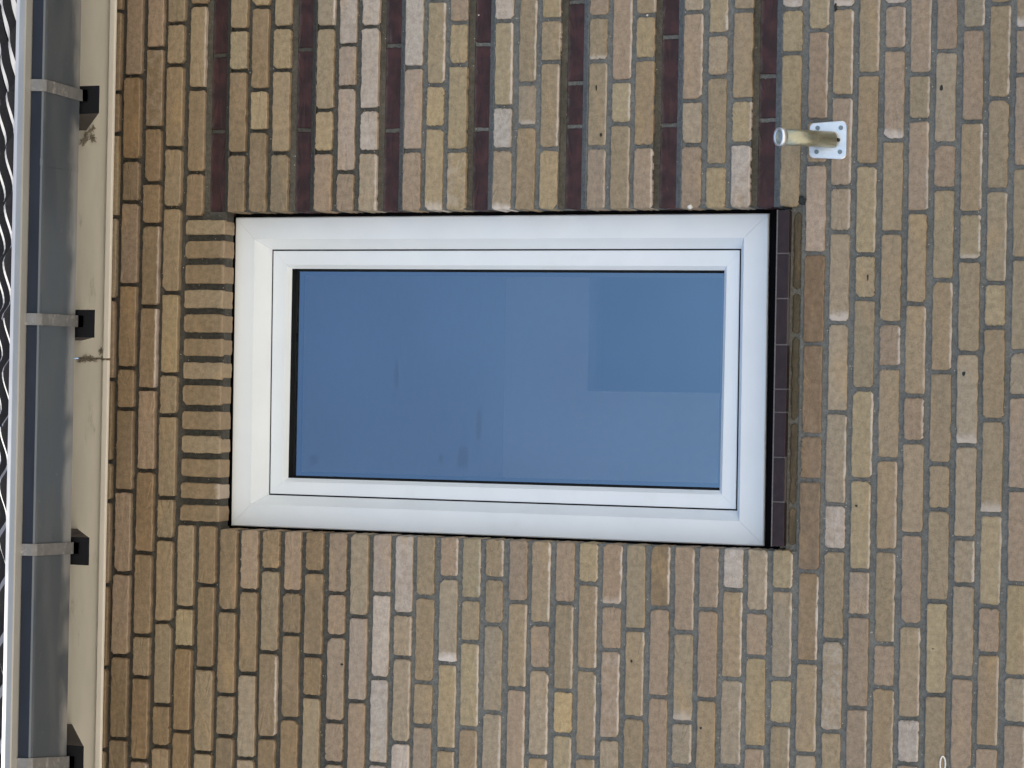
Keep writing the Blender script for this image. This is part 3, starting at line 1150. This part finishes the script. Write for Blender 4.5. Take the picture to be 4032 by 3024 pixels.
def tube(p, d, r, L, mat, name, parent, ns=28, inner=None, cap=True):
    d = d.normalized()
    a = d.orthogonal().normalized()
    b_ = d.cross(a)
    v, f = [], []
    rings = [(0, r), (L, r)]
    if inner:
        rings += [(L, inner), (L * .25, inner)]
    for s, rr in rings:
        for i in range(ns):
            th = i * 2 * math.pi / ns
            v.append(p + d * s + (a * math.cos(th) + b_ * math.sin(th)) * rr)
    for q in range(len(rings) - 1):
        for i in range(ns):
            j = (i + 1) % ns
            f.append((q * ns + i, q * ns + j, (q + 1) * ns + j, (q + 1) * ns + i))
    if cap:
        f.append(tuple(range(ns)))
        f.append(tuple((len(rings) - 1) * ns + i for i in range(ns)))
    me = pydata(name, v, f)
    for pl in me.polygons:
        pl.use_smooth = len(pl.vertices) == 4
    return link(name, me, mat, parent)


ax = Vector((-.02, -1, 1)).normalized()
tb0 = Vector((P0.x + .001, -.0075, P0.z - .012))
TL_ = .150
tube(tb0, ax, .0198, TL_, M['brass_zinc'], 'tube', fl, inner=.0165)
tube(tb0 + ax * (TL_ - .012), ax, .0222, .0145, M['galv'], 'collar', fl, inner=.0168)
tube(tb0 + ax * .05, ax, .0160, .004, M['hole'], 'tube_stop', fl)
for su, sv in ((1215, 575), (1720, 570), (1190, 1095), (1700, 1095)):
    q = W(3000 + su / 5.53, 400 + sv / 5.53, -.006)
    s_ = tube(Vector((q.x, -.0058, q.z)), Vector((0, -1, 0)), .0055, .0022, M['screw'], 'screw', fl, 12)
q = W(3000 + 1660 / 5.53, 400 + 830 / 5.53, -.012)
tube(Vector((q.x, -.0062, q.z)), Vector((0, -1, .3)), .0042, .010, M['hole'], 'drain_hole', fl, 12)

# ------------------------------------------------------------------ small things on the wall
lp = W(3712, 3008, -.004)
lpo = empty('plastic_loop', (lp.x, 0, lp.z))
tag(lpo, 'small white plastic loop poking out of a mortar joint', 'plastic loop')
v, f = [], []
for i in range(16):
    th = i * 2 * math.pi / 16
    cx_, cz_ = .018 * math.cos(th), .0055 * math.sin(th)
    nx_, nz_ = math.cos(th), math.sin(th)
    for s in range(6):
        ph = s * 2 * math.pi / 6
        rr = .0022
        v.append((lp.x + cx_ + nx_ * rr * math.cos(ph), -.004 + rr * math.sin(ph) - .004 * math.sin(th), lp.z + cz_ + nz_ * rr * math.cos(ph)))
for i in range(16):
    for s in range(6):
        a, b_ = (i + 1) % 16, (s + 1) % 6
        f.append((i * 6 + s, a * 6 + s, a * 6 + b_, i * 6 + b_))
link('ring', pydata('ring', v, f, True), M['loop'], lpo)


def blob(u, v_, rx, rz, name, mat):
    p = W(u, v_, 0)
    vv, ff = [], []
    n = 10
    rr = [random.uniform(.6, 1.2) for _ in range(n)]
    for i in range(n):
        th = i * 2 * math.pi / n
        vv.append((p.x + rx * rr[i] * math.cos(th), .001, p.z + rz * rr[i] * math.sin(th)))
    for i in range(n):
        th = i * 2 * math.pi / n
        vv.append((p.x + rx * .6 * rr[i] * math.cos(th), -.0035, p.z + rz * .6 * rr[i] * math.sin(th)))
    for i in range(n):
        j = (i + 1) % n
        ff.append((i, j, n + j, n + i))
    ff.append(tuple(range(n, 2 * n)))
    link(name, pydata(name, vv, ff), mat, wall)


blob(2719, 814, .007, .008, 'plaster_splash', M['plaster'])
blob(1885, 60, .0018, .0018, 'plaster_splash', M['plaster'])
blob(2549, 60, .003, .003, 'plaster_splash', M['plaster'])
for su, sv, ru, rv in ((3706, 347, .004, .010), (3417, 1092, .003, .010), (3795, 1471, .005, .007), (2348, 344, .002, .008),
                       (2487, 2603, .003, .005), (2760, 2867, .004, .005), (3373, 1992, .005, .004), (2366, 530, .004, .005),
                       (1346, 2616, .005, .003), (3290, 31, .004, .012), (3158, 790, .012, .012), (3083, 819, .004, .006)):
    blob(su, sv, rv, ru, 'dark_spot', M['hole'])  # dark spots; the last two paint the darkness of holes
